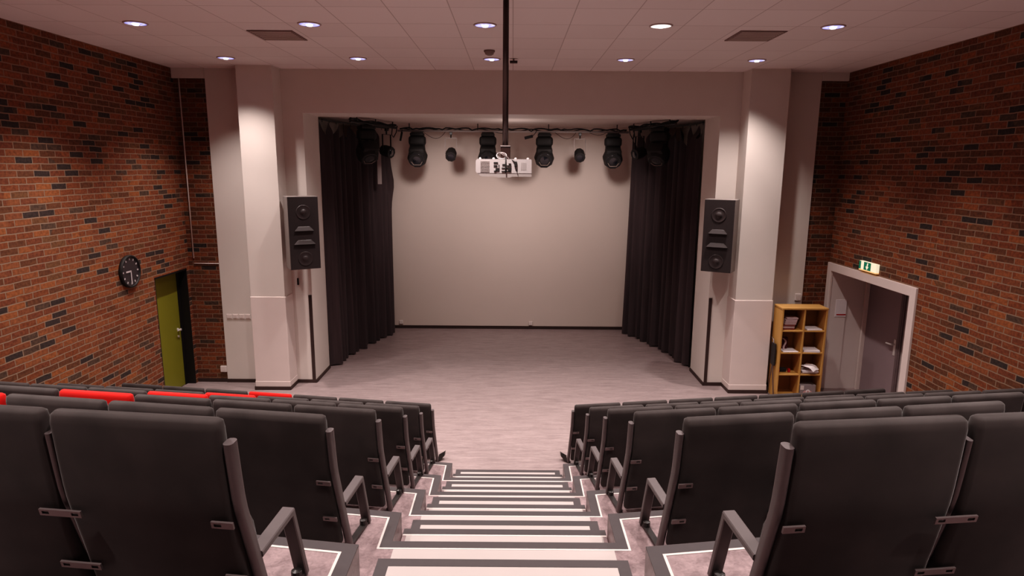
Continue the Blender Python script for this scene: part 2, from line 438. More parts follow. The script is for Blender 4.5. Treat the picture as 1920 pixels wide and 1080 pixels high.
h = MB(); h.box(NX - .008, NX, 9.90, 9.95, .88, 1.14); h.tube([(NX, 9.925, 1.06), (NX - .06, 9.925, 1.06), (NX - .065, 10.06, 1.05)], .013)
h.lathe([(.022, 0), (.022, .03), (.004, .032)], 12, Matrix.Translation((NX - .005, 9.62, .92)) @ Matrix.Rotation(R(-90), 4, 'Y'))
h.lathe([(.022, 0), (.022, .03), (.004, .032)], 12, Matrix.Translation((NX - .005, 9.64, 1.10)) @ Matrix.Rotation(R(-90), 4, 'Y'))
h.build('door_handle', M['chrome'], d2)
pn = tag(MB().box(5.585, 5.77, DR1 - .018, DR1 - .0125, 1.30, 1.60).build('notice_sheet', M['paper']), 'white notice sheet with red line on the doorway niche wall', 'notice')
MB().box(5.61, 5.77, DR1 - .0195, DR1 - .018, 1.325, 1.345).build('printed_line', M['red_item'], pn)

# ------------------------------------------------------------------ tiers and steps
TA = math.tan(R(8.5))
HN = .64
tiers = [(.42, 6.94, 6.59), (.84, 5.81, 5.489), (1.26, 4.735, 4.421), (1.68, 3.66, 3.349), (2.13, 2.605, 2.29)]
stepsY = [(7.345, 6.955), (6.232, 5.853), (5.136, 4.769), (4.053, 3.711), (2.955, 2.54)]
a, b = CX - HN, CX + HN
SW, LW = .062, .013
for i, (z, yn, yr) in enumerate(tiers):
    yl = yn + (a - XL) * TA; yrr = yn + (XR - b) * TA
    pts = [(XL, YB), (XR, YB), (XR, yrr), (b, yn), (b, yr), (a, yr), (a, yn), (XL, yl)]
    zb = tiers[i - 1][0] if i else 0.0
    t = struct(MB().prism(pts, zb, z).build('tier_floor', M['tier']))
    # nosing strip all along the edge, drawn as a band of constant width
    def band(off0, off1, zt):
        m = MB()
        s = math.cos(R(8.5))
        def L(o):      # offset outline going inwards by o
            return [(XL, yl - o / s), (a - o, yn + o * TA - o / s), (a - o, yr - o), (b + o, yr - o), (b + o, yn + o * TA - o / s), (XR, yrr - o / s)]
        A, B = L(off0), L(off1)
        for k in range(len(A) - 1):
            vs = [m.bm.verts.new((p[0], p[1], zt)) for p in (A[k], A[k + 1], B[k + 1], B[k])]
            f = m.bm.faces.new(vs)
        bmesh.ops.remove_doubles(m.bm, verts=m.bm.verts[:], dist=1e-5)
        ex = bmesh.ops.extrude_face_region(m.bm, geom=m.bm.faces[:])
        for q in ex['geom']:
            if isinstance(q, bmesh.types.BMVert): q.co.z = z - .001
        return m
    band(0, SW, z + .004).build('nosing_strip', M['strip'], t)
    band(SW, SW + LW, z + .003).build('edge_line', M['line'], t)
    # white panel on the tier in the aisle, in front of the next flight
    ynext = stepsY[i + 1][0] if i + 1 < 5 else 1.0
    if i + 1 < 5:
        MB().box(a + .02, b - .02, ynext + .0, yr - SW - LW - .002, z - .001, z + .003).build('tread_panel', M['tread'], t)
    for k, (y1, y0) in enumerate(((stepsY[i][0], stepsY[i][1]), (stepsY[i][1], yr))):
        zz = zb + (z - zb) / 3 * (k + 1)
        s = struct(MB().box(a + .006, b - .006, y0 + .001, y1, zb, zz).build('step_slab', M['tier']))
        m = MB(); sd = .062
        m.box(a + .006, b - .006, y1 - .06, y1, zz - .001, zz + .004)
        if k == 0:
            m.box(a + .006, a + .006 + sd, y0, y1 - .06, zz - .001, zz + .004); m.box(b - .006 - sd, b - .006, y0, y1 - .06, zz - .001, zz + .004)
            x0, x1 = a + .006 + sd, b - .006 - sd
        else:
            x0, x1 = a + .03, b - .03
        m.build('nosing_strip', M['strip'], s)
        if k == 1:
            MB().box(a + .008, b - .008, y1 - .075, y1 - .061, zz - .001, zz + .0035).build('edge_line', M['line'], s)
        MB().box(x0, x1, y0 + .001, y1 - .076 if k else y1 - .062, zz - .001, zz + .003).build('tread_panel', M['tread'], s)

# ------------------------------------------------------------------ auditorium seats
PITCH = .627
PW = .603
def lerp_path(pts, n):
    out = []
    for i in range(len(pts) - 1):
        for k in range(n):
            t = k / n
            out.append((pts[i][0] * (1 - t) + pts[i + 1][0] * t, pts[i][1] * (1 - t) + pts[i + 1][1] * t))
    out.append(pts[-1])
    return out

def make_seat(s, red, arm, end):
    """s = -1 for the block on the clock side, +1 for the other; origin at the foot of the aisle-side post."""
    fab = M['red_fabric'] if red else M['fabric']
    root = empty('auditorium_seat', (0, 0, 0))
    uc = s * (PITCH / 2)
    # backrest: padded slab, slanting lower half and upright upper half
    prof = [(-.050, .065), (-.052, .072)] + lerp_path([(-.055, .085), (-.152, .50)], 3) + [(-.163, .55), (-.170, .60), (-.182, .73), (-.190, .824), (-.1905, .851), (-.191, .862)]
    scl = [.72, .93] + [1] * (len(prof) - 5) + [1, .86, .42]
    m = MB(); rings = []
    for i, p in enumerate(prof):
        q0 = prof[max(0, i - 1)]; q1 = prof[min(len(prof) - 1, i + 1)]
        t = Vector((0, q1[0] - q0[0], q1[1] - q0[1])).normalized(); nn = Vector((0, t.z, -t.y))
        wd = PW - (1 - scl[i]) * .05; th = .062 * scl[i]
        rings.append([Vector((uc + u, p[0], p[1])) + nn * w_ for u, w_ in rrect(wd, th, th * .42, 4)])
    m.loft(rings)
    smooth_angle(m.build('backrest', fab, root), 50)
    # folded-up seat cushion
    m = MB(); mt = Matrix.Translation((uc, .035, .245)) @ Matrix.Rotation(R(13), 4, 'X')
    m.bevel_box(-.255, .255, -.045, .045, -.155, .160, .035, 3, mt)
    smooth_angle(m.build('seat', fab, root), 50)
    # post
    path = [(0, 0), (-.06, .20), (-.135, .46), (-.155, .525), (-.166, .58), (-.176, .66), (-.190, .785)]
    m = MB(); m.sweep(path, [(u - s * (.006 if end else 0), w_) for u, w_ in (rrect(.034, .048, .0145, 3) if end else rrect(.022, .048, .010, 3))])
    smooth_angle(m.build('post', M['steel'], root), 45)
    # fixing plates behind the backs, each with a slot near its tip
    for zz, vv in ((.49, -.196), (.255, -.139)):
        m = MB(); tilt = Matrix.Translation((0, vv, zz)) @ Matrix.Rotation(R(12), 4, 'X')
        for sg in ((s,) if end else (s, -s)):
            u0, u1 = (0, sg * .078)
            lo, hi = min(u0, u1), max(u0, u1)
            tip = sg * .078
            m.box(min(0, sg * .042), max(0, sg * .042), -.004, .004, -.013, .013, tilt)
            m.box(min(sg * .042, tip), max(sg * .042, tip), -.004, .004, .006, .013, tilt)
            m.box(min(sg * .042, tip), max(sg * .042, tip), -.004, .004, -.013, -.006, tilt)
            m.box(min(sg * .068, tip), max(sg * .068, tip), -.004, .004, -.006, .006, tilt)
        m.build('bracket', M['bracket'], root)
    if arm:
        a_ = MB()
        path = [(-.075, .312), (.170, .334), (.262, .012)]
        a_.sweep(path, rrect(.054, .026, .004, 1), True)
        smooth_angle(a_.build('armrest', M['steel'], root), 35)
        b_ = MB(); b_.box(-.018, .018, -.02, .265, .004, .022); b_.lathe([(.022, 0), (.022, .03), (.008, .036)], 10, Matrix.Translation((0, .215, .02)))
        b_.build('foot_bar', M['black_metal'], root)
    else:
        b_ = MB()
        for q in ((.0),):
            b_.sweep([(-.02, .012), (.10, .012)], rrect(.05, .02, .005, 1))
            if end:
                b_.loft([[Vector((-s * .026, v_, z_)) for v_, z_ in ((-.01, .002), (.12, .002), (.10, .02), (.0, .10))], [Vector((-s * .085, v_, z_)) for v_, z_ in ((.05, .06), (.10, .06), (.12, .11), (.08, .115))]])
        b_.build('foot_plate', M['black_metal'], root)
    return root

cache = {}
def seat_proto(s, red, arm, end):
    k = (s, red, arm, end)
    if k not in cache:
        cache[k] = make_seat(*k); return cache[k], True
    return copy_tree(cache[k]), False

rows = [  # name, z, foot Y, foot X left, foot X right, angle
    ('front row', 0.0, 7.86, -.965, .755, 9.3), ('second row from stage', .42, 6.69, -.940, .795, 8.6), ('third row from stage', .84, 5.563, -.915, .812, 8.6),
    ('third row from back', 1.26, 4.433, -.905, .818, 8.6), ('second row from back', 1.68, 3.285, -.905, .842, 8.6), ('back row', 2.13, 2.135, -.890, .876, 6.8)]
ordn = ['first', 'second', 'third', 'fourth', 'fifth', 'sixth', 'seventh']
for ri, (rn, z, fy, xl, xr, ang) in enumerate(rows):
    for s, fx in ((-1, xl), (1, xr)):
        az = R(ang) * s
        cnt = 7
        if ri == 5: cnt = 2
        elif ri == 4: cnt = 4 if s < 0 else 3
        elif ri == 3: cnt = 6 if s < 0 else 5
        for k in range(cnt):
            red = (s < 0 and k == 3 and ri != 5)
            o, first = seat_proto(s, red, ri != 0, k == 0)
            d = k * PITCH
            o.location = (fx + s * d * math.cos(az), fy + d * math.sin(abs(az)), z)
            o.rotation_euler = (0, 0, az)
            side = 'clock-side block' if s < 0 else 'bookcase-side block'
            colr = 'bright red' if red else 'charcoal'
            tag(o, f'{colr} seat, {ordn[k]} from aisle, {rn}, {side}', 'seat',
                f'auditorium seats in the {side}')

# ------------------------------------------------------------------ ceiling fittings
def downlight(name, x, y, label, warm=False, lens_r=.112):
    r_ = empty(name, (x, y, ZC))
    MB().lathe([(lens_r + .018, 0), (lens_r + .018, -.008), (lens_r, -.012), (lens_r, 0)], 28).build('trim_ring', M['lamp_ring'], r_, True)
    MB().lathe([(.001, -.007), (lens_r, -.007), (lens_r, -.001), (.001, -.001)], 28).build('reflector', M['lamp_warm'] if warm else M['lamp_blue'], r_)
    MB().lathe([(.001, -.030), (.030, -.026), (.040, -.0075), (.001, -.0075)], 18).build('lamp', M['lamp_warm'] if warm else M['lamp_core'], r_, True)
    tag(r_, label, 'ceiling light', 'recessed ceiling downlights')
LX = [-4.23, -2.28, -.32, 1.63, 3.53]
near = ['warm white downlight', 'violet downlight']
nm_n = ['outermost violet ceiling downlight of nearer row, on the clock side', 'violet ceiling downlight beside the dark vent on the clock side, nearer row',
        'violet ceiling downlight of nearer row just beside the projector pole', 'warm white ceiling downlight, the only one not violet',
        'outermost violet ceiling downlight of nearer row, on the bookcase side']
nm_f = ['violet ceiling downlight right above the pillar on the clock side, farther row', 'violet ceiling downlight between clock-side pillar and smoke detector, farther row',
        'violet ceiling downlight just beyond the smoke detector, farther row', 'violet ceiling downlight between hanging sensor and bookcase-side pillar, farther row',
        'violet ceiling downlight above the pillar on the bookcase side, farther row']
for i, x in enumerate(LX):
    downlight('ceiling_downlight', x, 7.60 - i * .02, nm_n[i], i == 3)
    downlight('ceiling_downlight', x, 9.90 - i * .03, nm_f[i])
for x, y, lb in ((-2.86, 8.22, 'dark brown square ceiling vent on the clock side'), (2.86, 8.05, 'dark brown square ceiling vent on the bookcase side')):
    v = tag(MB().bevel_box(-.27, .27, -.29, .29, -.010, 0, .004).build('ceiling_vent', M['vent']), lb, 'vent', 'ceiling vents')
    v.location = (x, y, ZC - .0005)
    g = MB()
    for k in range(9): g.box(-.24, .24, -.25 + k * .06, -.235 + k * .06, -.014, -.009)
    g.build('slats', M['soffit'], v)
sd = tag(MB().lathe([(.075, 0), (.075, -.02), (.062, -.032), (.058, -.05), (.03, -.066), (.001, -.068)], 24).build('smoke_detector', M['grey_plastic'], None, True), 'round smoke detector on the ceiling beside the projector pole', 'smoke detector')
sd.location = (-.33, 9.15, ZC)
hs = empty('hanging_sensor', (.0, 9.8, ZC))
MB().tube([(0, 0, 0), (0, 0, -.03)], .012).build('stem', M['grey_plastic'], hs)
MB().bevel_box(-.055, .055, -.03, .03, -.065, -.03, .006).build('body', M['pole'], hs)
tag(hs, 'small dark sensor on the ceiling just past the projector pole', 'sensor')

# ------------------------------------------------------------------ projector
PX, PY, PZ = -.082, 5.8, 3.80
pr = empty('ceiling_projector', (PX, PY, PZ))
bw = .248
m = MB()
sec = [(-bw + .012, -.058), (-bw, -.046), (-bw, .048), (-bw + .014, .064), (bw - .008, .064), (bw, .056), (bw, -.058)]
m.prism([(x, z) for x, z in sec], 0, .34, Matrix.Rotation(R(90), 4, 'X') @ Matrix.Translation((0, 0, -.34)))
smooth_angle(m.build('housing', M['proj'], pr), 30)
m = MB()
m.prism([(-bw + .012, -.058), (bw, -.058), (bw, -.088), (.08, -.089), (.05, -.096), (-.05, -.096), (-.08, -.089), (-bw + .045, -.088)], 0, .30, Matrix.Rotation(R(90), 4, 'X') @ Matrix.Translation((0, 0, -.302)))
m.build('top_cover', M['proj_grey'], pr)
m = MB()
for k in range(8): m.box(-.205, -.125, -.003, .001, -.047 + k * .0125, -.042 + k * .0125)
m.build('vent_grille', M['proj_grey'], pr)
m = MB()
for k in range(5): m.box(.155 + k * .010, .159 + k * .010, -.002, .001, -.03, .035)
m.build('side_vent', M['proj_grey'], pr)
m = MB()
for (x0, x1, z0, z1) in ((-.088, -.05, .026, .038), (-.088, -.055, -.002, .012), (-.046, -.038, -.002, .016), (-.085, -.062, -.046, -.036), (-.072, -.036, -.042, -.014), (-.012, .02, .008, .022), (.03, .068, .000, .012), (.044, .066, .020, .028),
                         (-.018, .07, -.018, -.010), (-.018, .062, -.046, -.038), (.038, .068, -.044, -.018)):
    m.box(x0, x1, -.004, .001, z0, z1)
m.build('sockets', M['black'], pr)
m = MB()
m.tube([(.02, -.008, -.055), (.017, -.015, -.02), (.018, -.012, .02), (.02, .0, .06), (.015, .02, .085)], .006)
m.tube([(.06, .01, .066), (.092, -.008, .045), (.105, -.01, .02), (.112, -.008, -.02), (.122, -.006, -.05)], .004)
m.bevel_box(.095, .118, -.014, 0, .0, .045, .003)
m.build('black_cable', M['black'], pr)
m = MB()
for q in range(3):
    pts = [(-.02 + .045 * math.cos(t + q), .03 + .02 * math.sin(t), .095 + .028 * math.sin(t * 1.0 + q * .5)) for t in [2 * math.pi * k / 14 for k in range(14)]]
    m.tube(pts, .0026, 6, closed=True)
m.tube([(.0, .03, .11), (.03, .01, .085), (.05, .0, .066)], .003, 6)
m.build('white_cable', M['bracket'], pr)
m = MB()
for x in (-.21, -.09, .105, .215): m.lathe([(.012, .062), (.012, .07), (.005, .078), (.001, .079)], 10, Matrix.Translation((x, .03, 0)))
m.build('foot', M['proj'], pr)
m = MB(); m.tube([(.012, .17, .19), (.012, .17, ZC - PZ)], .0265, 16); m.build('pole', M['pole'], pr, True)
m = MB(); m.bevel_box(-.030, .058, .12, .22, .064, .172, .006); m.build('mount', M['pole'], pr)
m = MB(); m.bevel_box(-.034, .062, .115, .225, .172, .186, .004); m.build('collar', M['bracket'], pr)
m = MB(); m.bevel_box(-.05, .074, .11, .235, ZC - PZ - .012, ZC - PZ - .0005, .003); m.build('ceiling_plate', M['pole'], pr)
tag(pr, 'white projector hanging from a dark pole in front of the stage', 'projector')

# ------------------------------------------------------------------ wall speakers
def speaker(x, y, z, rz, label):
    r_ = empty('wall_speaker', (x, y, z), rz)
    W, D, H = .245, .30, .595
    MB().bevel_box(-W, W, -D / 2, D / 2, -H, H, .008).build('cabinet', M['speaker_box'], r_)
    MB().bevel_box(-W + .004, W - .004, -D / 2 - .012, -D / 2 + .001, -H + .004, H - .004, .005).build('grille', M['speaker_face'], r_)
    for zc in (.34, -.42):
        mt = Matrix.Translation((0, -D / 2 - .0125, zc)) @ Matrix.Rotation(R(90), 4, 'X')
        MB().lathe([(.120, 0), (.120, .004), (.110, .007), (.100, .003), (.052, .001), (.046, .006), (.030, .014), (.001, .018)], 28, mt).build('woofer', M['speaker_cone'], r_, True)
    for zc, wd in ((.075, .150), (-.145, .170)):
        h = MB()   # horn ledge: a shallow wedge catching light on its upper slope
        y0 = -D / 2 - .012
        pts = [(-wd, y0, zc - .03), (wd, y0, zc - .03), (wd * .62, y0, zc + .035), (-wd * .62, y0, zc + .035)]
        fr = [(-wd, y0 - .030, zc - .034), (wd, y0 - .030, zc - .034), (wd * .60, y0 - .004, zc + .03), (-wd * .60, y0 - .004, zc + .03)]
        h.loft([[Vector(p) for p in pts], [Vector(p) for p in fr]])
        h.build('horn', M['speaker_cone'], r_)
    b = MB(); b.box(-.05, .05, D / 2, D / 2 + .09, -.2, .2); b.build('wall_bracket', M['black_metal'], r_)
    tag(r_, label, 'speaker', 'tall wall speakers flanking the stage')
speaker(-3.475, 10.60, 2.715, R(31), 'tall dark wall speaker beside the pillar on the clock side')
speaker(3.430, 10.60, 2.715, R(-31), 'tall dark wall speaker beside the pillar on the bookcase side')

# ------------------------------------------------------------------ stage curtains
def curtain(name, path, zr, hooks, label, slit=None, seed=1, droop=.30, drop_tail=None):
    rnd = random.Random(seed)
    P = [Vector((p[0], p[1])) for p in path]
    seg = [(P[i + 1] - P[i]).length for i in range(len(P) - 1)]; L = sum(seg)
    def at(s):
        i = 0
        while i < len(seg) - 1 and s > seg[i]: s -= seg[i]; i += 1
        t = min(1, s / seg[i]); d = (P[i + 1] - P[i]).normalized()
        return P[i].lerp(P[i + 1], t), Vector((-d.y, d.x))
    n = 260; rz = 26
    ph = [rnd.uniform(0, 6.28) for _ in range(4)]
    m = MB(); g = []
    hp = [L * k / hooks for k in range(hooks + 1)]
    amp_h = [rnd.uniform(.72, 1.08) for _ in range(hooks)]
    for i in range(n + 1):
        s = L * i / n
        p, nn = at(s)
        k = min(hooks - 1, int(s / L * hooks)); f = s / L * hooks - k
        dr = droop * amp_h[k] * (1 - abs(2 * f - 1) ** 1.35)
        top = zr - .03 - dr
        if drop_tail and s / L > drop_tail[0]:
            top = min(top, drop_tail[1] - .25 * (s / L - drop_tail[0]))
        c = []
        for j in range(rz + 1):
            q = j / rz
            z = top * (1 - q) + (.02 + .012 * math.sin(s * 9)) * q
            a_ = (.048 + .050 * q)
            wv = a_ * (math.sin(2 * math.pi * s / .235 + ph[0] + .5 * math.sin(s * 2.1 + ph[1])) + .45 * math.sin(2 * math.pi * s / .41 + ph[2] + q * 1.2) + .25 * math.sin(2 * math.pi * s / .13 + ph[3]))
            o = p + nn * wv
            if drop_tail and s / L > drop_tail[0]:
                o = o + Vector((nn.y, -nn.x)) * (.15 * math.exp(-((z - 3.42) / .32) ** 2) * (s / L - drop_tail[0]) / (1 - drop_tail[0]))
            c.append(m.bm.verts.new((o.x, o.y, z)))
        g.append(c)
    for i in range(n):
        for j in range(rz):
            if slit:
                s = (i + .5) / n; zz = (g[i][j].co.z + g[i][j + 1].co.z) / 2
                if slit[0] < s < slit[1] and slit[2] < zz: continue
            m.bm.faces.new((g[i][j], g[i + 1][j], g[i + 1][j + 1], g[i][j + 1]))
    o = m.build(name, M['curtain'], None, True)
    rl = MB(); rl.tube([(p[0], p[1], zr) for p in path], .016, 8)
    tag(o, label, 'curtain', 'black stage side curtains')
    rl.build('curtain_rail', M['black_metal'], o)
    hk = MB()
    for s in hp:
        p, nn = at(min(s, L - .001)); hk.tube([(p.x, p.y, zr), (p.x, p.y, zr - .05)], .006, 6)
    hk.build('curtain_hooks', M['black_metal'], o)
    return o
curtain('stage_curtain', [(-3.43, 11.88), (-3.36, 12.4), (-3.22, 13.1), (-3.02, 13.75), (-2.74, 14.55)], 4.62, 9, 'black pleated curtain hanging at the clock side of the stage', seed=3, droop=.36, drop_tail=(.845, 4.16))
st = MB(); st.loft([[Vector((-2.845 + dx, 13.72 + dy, z)) for dx, dy in ((0, 0), (.085, .0), (.085, .004), (0, .004))] for z in (4.16, 3.9, 3.65, 3.43)])
tag(st.build('hanging_strip', M['proj_grey']), 'narrow pale strip hanging at the inner edge of the clock-side curtain', 'strip')
curtain('stage_curtain', [(3.42, 11.92), (3.36, 12.6), (3.16, 13.4), (2.92, 14.0), (2.66, 14.62)], 4.62, 9, 'black pleated curtain hanging at the bookcase side of the stage', seed=9, droop=.36)

# ------------------------------------------------------------------ lighting bars and lanterns over the stage
YBAR, ZBAR = 14.0, 4.545
lb = MB(); lb.tube([(-2.45, YBAR, ZBAR), (2.45, YBAR, ZBAR)], .022, 10)
bar = lb.build('lighting_bar', M['proj_grey'], None, True)
tag(bar, 'long horizontal lighting bar across the back of the stage', 'lighting bar')
hg = MB()
for x in (-2.2, -.75, .75, 2.2): hg.tube([(x, YBAR, ZBAR), (x, YBAR, 4.699)], .010, 6)
hg.build('hanger', M['black_metal'], bar)
cb = MB(); pts = []
rc = random.Random(5)
for k in range(70):
    x = -2.4 + 4.8 * k / 69
    pts.append((x, YBAR - .03 + .01 * math.sin(k), ZBAR + .035 + .028 * abs(math.sin(k * .55)) - (.03 if k % 9 == 4 else 0)))
cb.tube(pts, .016, 6)
pts = [(-2.4 + 4.8 * k / 69, YBAR + .03, ZBAR + .03 + .02 * math.sin(k * .8 + 1)) for k in range(70)]
cb.tube(pts, .012, 6)
cb.build('power_cable', M['black'], bar, True)
for sgn, lab in ((-1, 'clock'), (1, 'bookcase')):
    sb = MB(); sb.tube([(sgn * 2.95, 12.0, 4.60), (sgn * 2.44, 13.80, 4.587)], .024, 10)
    for t in (.12, .5, .88): sb.tube([(sgn * (2.95 - .53 * t), 12.0 + 1.85 * t, 4.6), (sgn * (2.95 - .53 * t), 12.0 + 1.85 * t, 4.699)], .012, 6)
    o = tag(sb.build('side_lighting_bar', M['black_metal'], None, True), f'dark lighting bar over the curtain on the {lab} side of the stage', 'lighting bar')
    cbl = MB()
    for q in range(2):
        cbl.tube([(sgn * (2.97 - .53 * t) + .02 * math.sin(t * 17 + q), 12.0 + 1.85 * t, 4.635 + .02 * math.sin(t * 13 + q * 2)) for t in [k / 24 for k in range(25)]], .016, 6)
    cbl.tube([(sgn * 2.42, 13.80, 4.63), (sgn * 2.46, 13.88, 4.50), (sgn * 2.52, 13.90, 4.40), (sgn * 2.54, 13.8, 4.45), (sgn * 2.50, 13.7, 4.62)], .010, 6)
    cbl.build('cable', M['black'], o)

def moving_head(x, y, z, rz, tilt, label, sc_=1.0, zbar=None, pan=0.0):
    r_ = empty('moving_head_light', (x, y, z), rz)
    r_.scale = (sc_,) * 3
    m = MB(); m.bevel_box(-.140, .140, -.12, .12, -.060, 0, .012)
    smooth_angle(m.build('base', M['black'], r_), 30)
    m = MB(); m.bevel_box(-.125, .125, -.022, .022, .0005, .021, .004)
    m.build('mount_clamp', M['black_metal'], r_)
    m = MB()
    m.bevel_box(-.180, .180, -.10, .10, -.262, -.058, .060, 3)
    for s in (-1, 1):
        m.bevel_box(s * .140 - .018, s * .140 + .018, -.05, .05, -.40, -.20, .015)
    smooth_angle(m.build('yoke', M['black'], r_), 35)
    mt = Matrix.Translation((0, 0, -.490)) @ Matrix.Rotation(tilt, 4, 'X')
    m = MB(); m.lathe([(.060, .19), (.150, .16), (.205, .07), (.212, -.03), (.204, -.10), (.172, -.17), (.158, -.172)], 10, mt)
    m.bevel_box(-.17, .17, -.235, .0, -.12, .12, .06, 2, mt)
    smooth_angle(m.build('head', M['black'], r_), 25)
    m = MB(); m.lathe([(.155, -.170), (.142, -.180), (.134, -.166), (.10, -.170), (.001, -.186)], 22, mt)
    ln = m.build('lens', M['lens'], r_, True)
    h = MB()
    for a0 in (-1, 1):
        h.tube([mt @ Vector((a0 * .07, .105, -.182)), mt @ Vector((a0 * .115, .03, -.182))], .006, 6)
    h.tube([mt @ Vector((-.07, .105, -.182)), mt @ Vector((.07, .105, -.182))], .006, 6)
    h.build('handle', M['grey_plastic'], r_)
    tag(r_, label, 'stage light', 'moving head lights over the stage')
def par_can(x, y, z, rz, tilt, label, sc_=1.0):
    r_ = empty('spot_lantern', (x, y, z), rz); r_.scale = (sc_,) * 3
    m = MB()
    m.tube([(0, 0, 0), (0, 0, -.085)], .015, 8); m.bevel_box(-.03, .03, -.025, .025, -.02, .035, .005)
    m.build('mount_clamp', M['black_metal'], r_)
    m = MB(); w_ = .122
    m.box(-w_, w_, -.015, .015, -.092, -.084); m.box(-w_ - .004, -w_ + .004, -.015, .015, -.42, -.084); m.box(w_ - .004, w_ + .004, -.015, .015, -.42, -.084)
    m.build('yoke', M['pole'], r_)
    mt = Matrix.Translation((0, 0, -.42)) @ Matrix.Rotation(tilt, 4, 'X')
    m = MB(); m.lathe([(.06, .15), (.100, .12), (.116, .05), (.116, -.12), (.108, -.122)], 9, mt)
    smooth_angle(m.build('can', M['black'], r_), 30)
    MB().lathe([(.092, -.118), (.06, -.124), (.001, -.127)], 18, mt).build('lens', M['lens'], r_, True)
    tag(r_, label, 'stage light', 'small spot lanterns over the stage')
ZH = ZBAR - .022 - .0225
T0 = R(-68)
moving_head(-2.035, YBAR, ZH, 0, R(-62), 'black moving head light on the rear bar next to the clock-side curtain')
moving_head(-.535, YBAR, ZH, 0, T0, 'black moving head light on the rear bar partly behind the projector')
moving_head(.665, YBAR, ZH, 0, T0, 'black moving head light on the rear bar beside the projector, bookcase side')
moving_head(2.125, YBAR, ZH, 0, R(-62), 'black moving head light on the rear bar next to the bookcase-side curtain')
par_can(-1.32, YBAR, ZBAR - .022 - .0365, 0, R(-60), 'small black spot lantern on the rear bar, clock side of the projector')
par_can(1.42, YBAR, ZBAR - .022 - .0365, 0, R(-60), 'small black spot lantern on the rear bar, bookcase side of the projector')
moving_head(-2.79, 12.55, 4.549, R(38), R(-40), 'black moving head light tilted in front of the clock-side curtain', 1.0)
moving_head(2.79, 12.55, 4.549, R(-38), R(-40), 'black moving head light tilted in front of the bookcase-side curtain', 1.0)
par_can(-2.563, 13.35, 4.52, R(60), R(-75), 'small spot lantern on the side bar behind the clock-side moving head', 1.0)
par_can(2.563, 13.35, 4.52, R(-60), R(-75), 'small spot lantern on the side bar behind the bookcase-side moving head', 1.0)
m = MB(); m.bevel_box(-.09, .09, -.03, .03, -.03, .03, .008, 2, Matrix.Translation((.33, YBAR - .02, 4.43)) @ Matrix.Rotation(R(-14), 4, 'Y')); m.tube([(.41, YBAR - .02, 4.45), (.46, YBAR - .02, 4.50), (.50, YBAR - .02, 4.56)], .008, 6)
m.build('cable_connector', M['black'], bar)
m = MB(); m.bevel_box(-.02, .02, -.02, .02, -.11, .08, .008, 2, Matrix.Translation((-2.37, YBAR - .02, 4.44)) @ Matrix.Rotation(R(12), 4, 'Y')); m.tube([(-2.355, YBAR - .02, 4.51), (-2.35, YBAR - .02, 4.57)], .008, 6)
m.build('cable_connector', M['black'], bar)
# thin slack cables looping under the bar
m = MB()
for x0, x1, dp in ((-1.95, -1.42, .16), (.85, 1.35, .15), (1.55, 2.0, .07), (-.45, -.1, .05)):
    m.tube([(x0 + (x1 - x0) * t, YBAR - .01, ZBAR + .01 - dp * 4 * t * (1 - t) * (.6 + .8 * t)) for t in [k / 12 for k in range(13)]], .005, 5)
m.build('slack_cable', M['black'], bar)

# ------------------------------------------------------------------ bookcase and what is in it
BX0, BX1, BY0, BY1, BH = 4.445, 5.195, 10.30, 10.64, 1.56
bk = empty('cube_bookcase', ((BX0 + BX1) / 2, (BY0 + BY1) / 2, 0))
def bp(name, material, boxes):
    m = MB()
    ox, oy = bk.location.x, bk.location.y
    for q in boxes: m.bevel_box(q[0] - ox, q[1] - ox, q[2] - oy, q[3] - oy, q[4], q[5], .003, 1)
    return m.build(name, material, bk)
T = .028
zs = [.03 + i * (BH - .03 - T) / 4 for i in range(5)]
xm = (BX0 + BX1) / 2
bp('side_panel', M['wood'], [(BX0, BX0 + T, BY0, BY1, 0, BH - T)])
bp('side_panel', M['wood'], [(BX1 - T, BX1, BY0, BY1, 0, BH - T)])
bp('top_panel', M['wood'], [(BX0 - .005, BX1 + .005, BY0 - .005, BY1, BH - T, BH)])
bp('divider', M['wood'], [(xm - T / 2, xm + T / 2, BY0 + .003, BY1 - .01, .05, BH - T)])
for i in range(4): bp('shelf', M['wood'], [(BX0 + T, xm - T / 2, BY0 + .004, BY1 - .01, zs[i], zs[i] + .024), (xm + T / 2, BX1 - T, BY0 + .004, BY1 - .01, zs[i], zs[i] + .024)])
bp('back_panel', M['wood_back'], [(BX0 + T, BX1 - T, BY1 - .01, BY1 - .002, .03, BH - T)])
tag(bk, 'beech cube bookcase of eight compartments against the end wall', 'bookcase')
SZ = [z + .0245 for z in zs[:4]]
lx0, lx1 = BX0 + T + .012, xm - T / 2 - .012
rx0, rx1 = xm + T / 2 + .012, BX1 - T - .012
wordn = ['lowest', 'second lowest', 'third lowest', 'middle', 'third highest', 'second highest', 'topmost']
for k in range(7):
    zz = SZ[3] + k * .030
    sh = (k - 1) * .010 if k > 1 else 0
    o = MB().bevel_box(-.095, .095, -.12, .12, 0, .026, .004, 1).build('booklet', M['book'] if k not in (0, 2) else M['book_red'])
    o.location = (lx0 + .103 + sh, BY0 + .16, zz + .0003); o.rotation_euler = (0, 0, R([0, 1, -1, 2, 0, -2, 1][k]))
    tag(o, f'{wordn[k]} booklet of the leaning stack in the top bookcase compartment', 'booklet', 'booklets stacked in the bookcase')
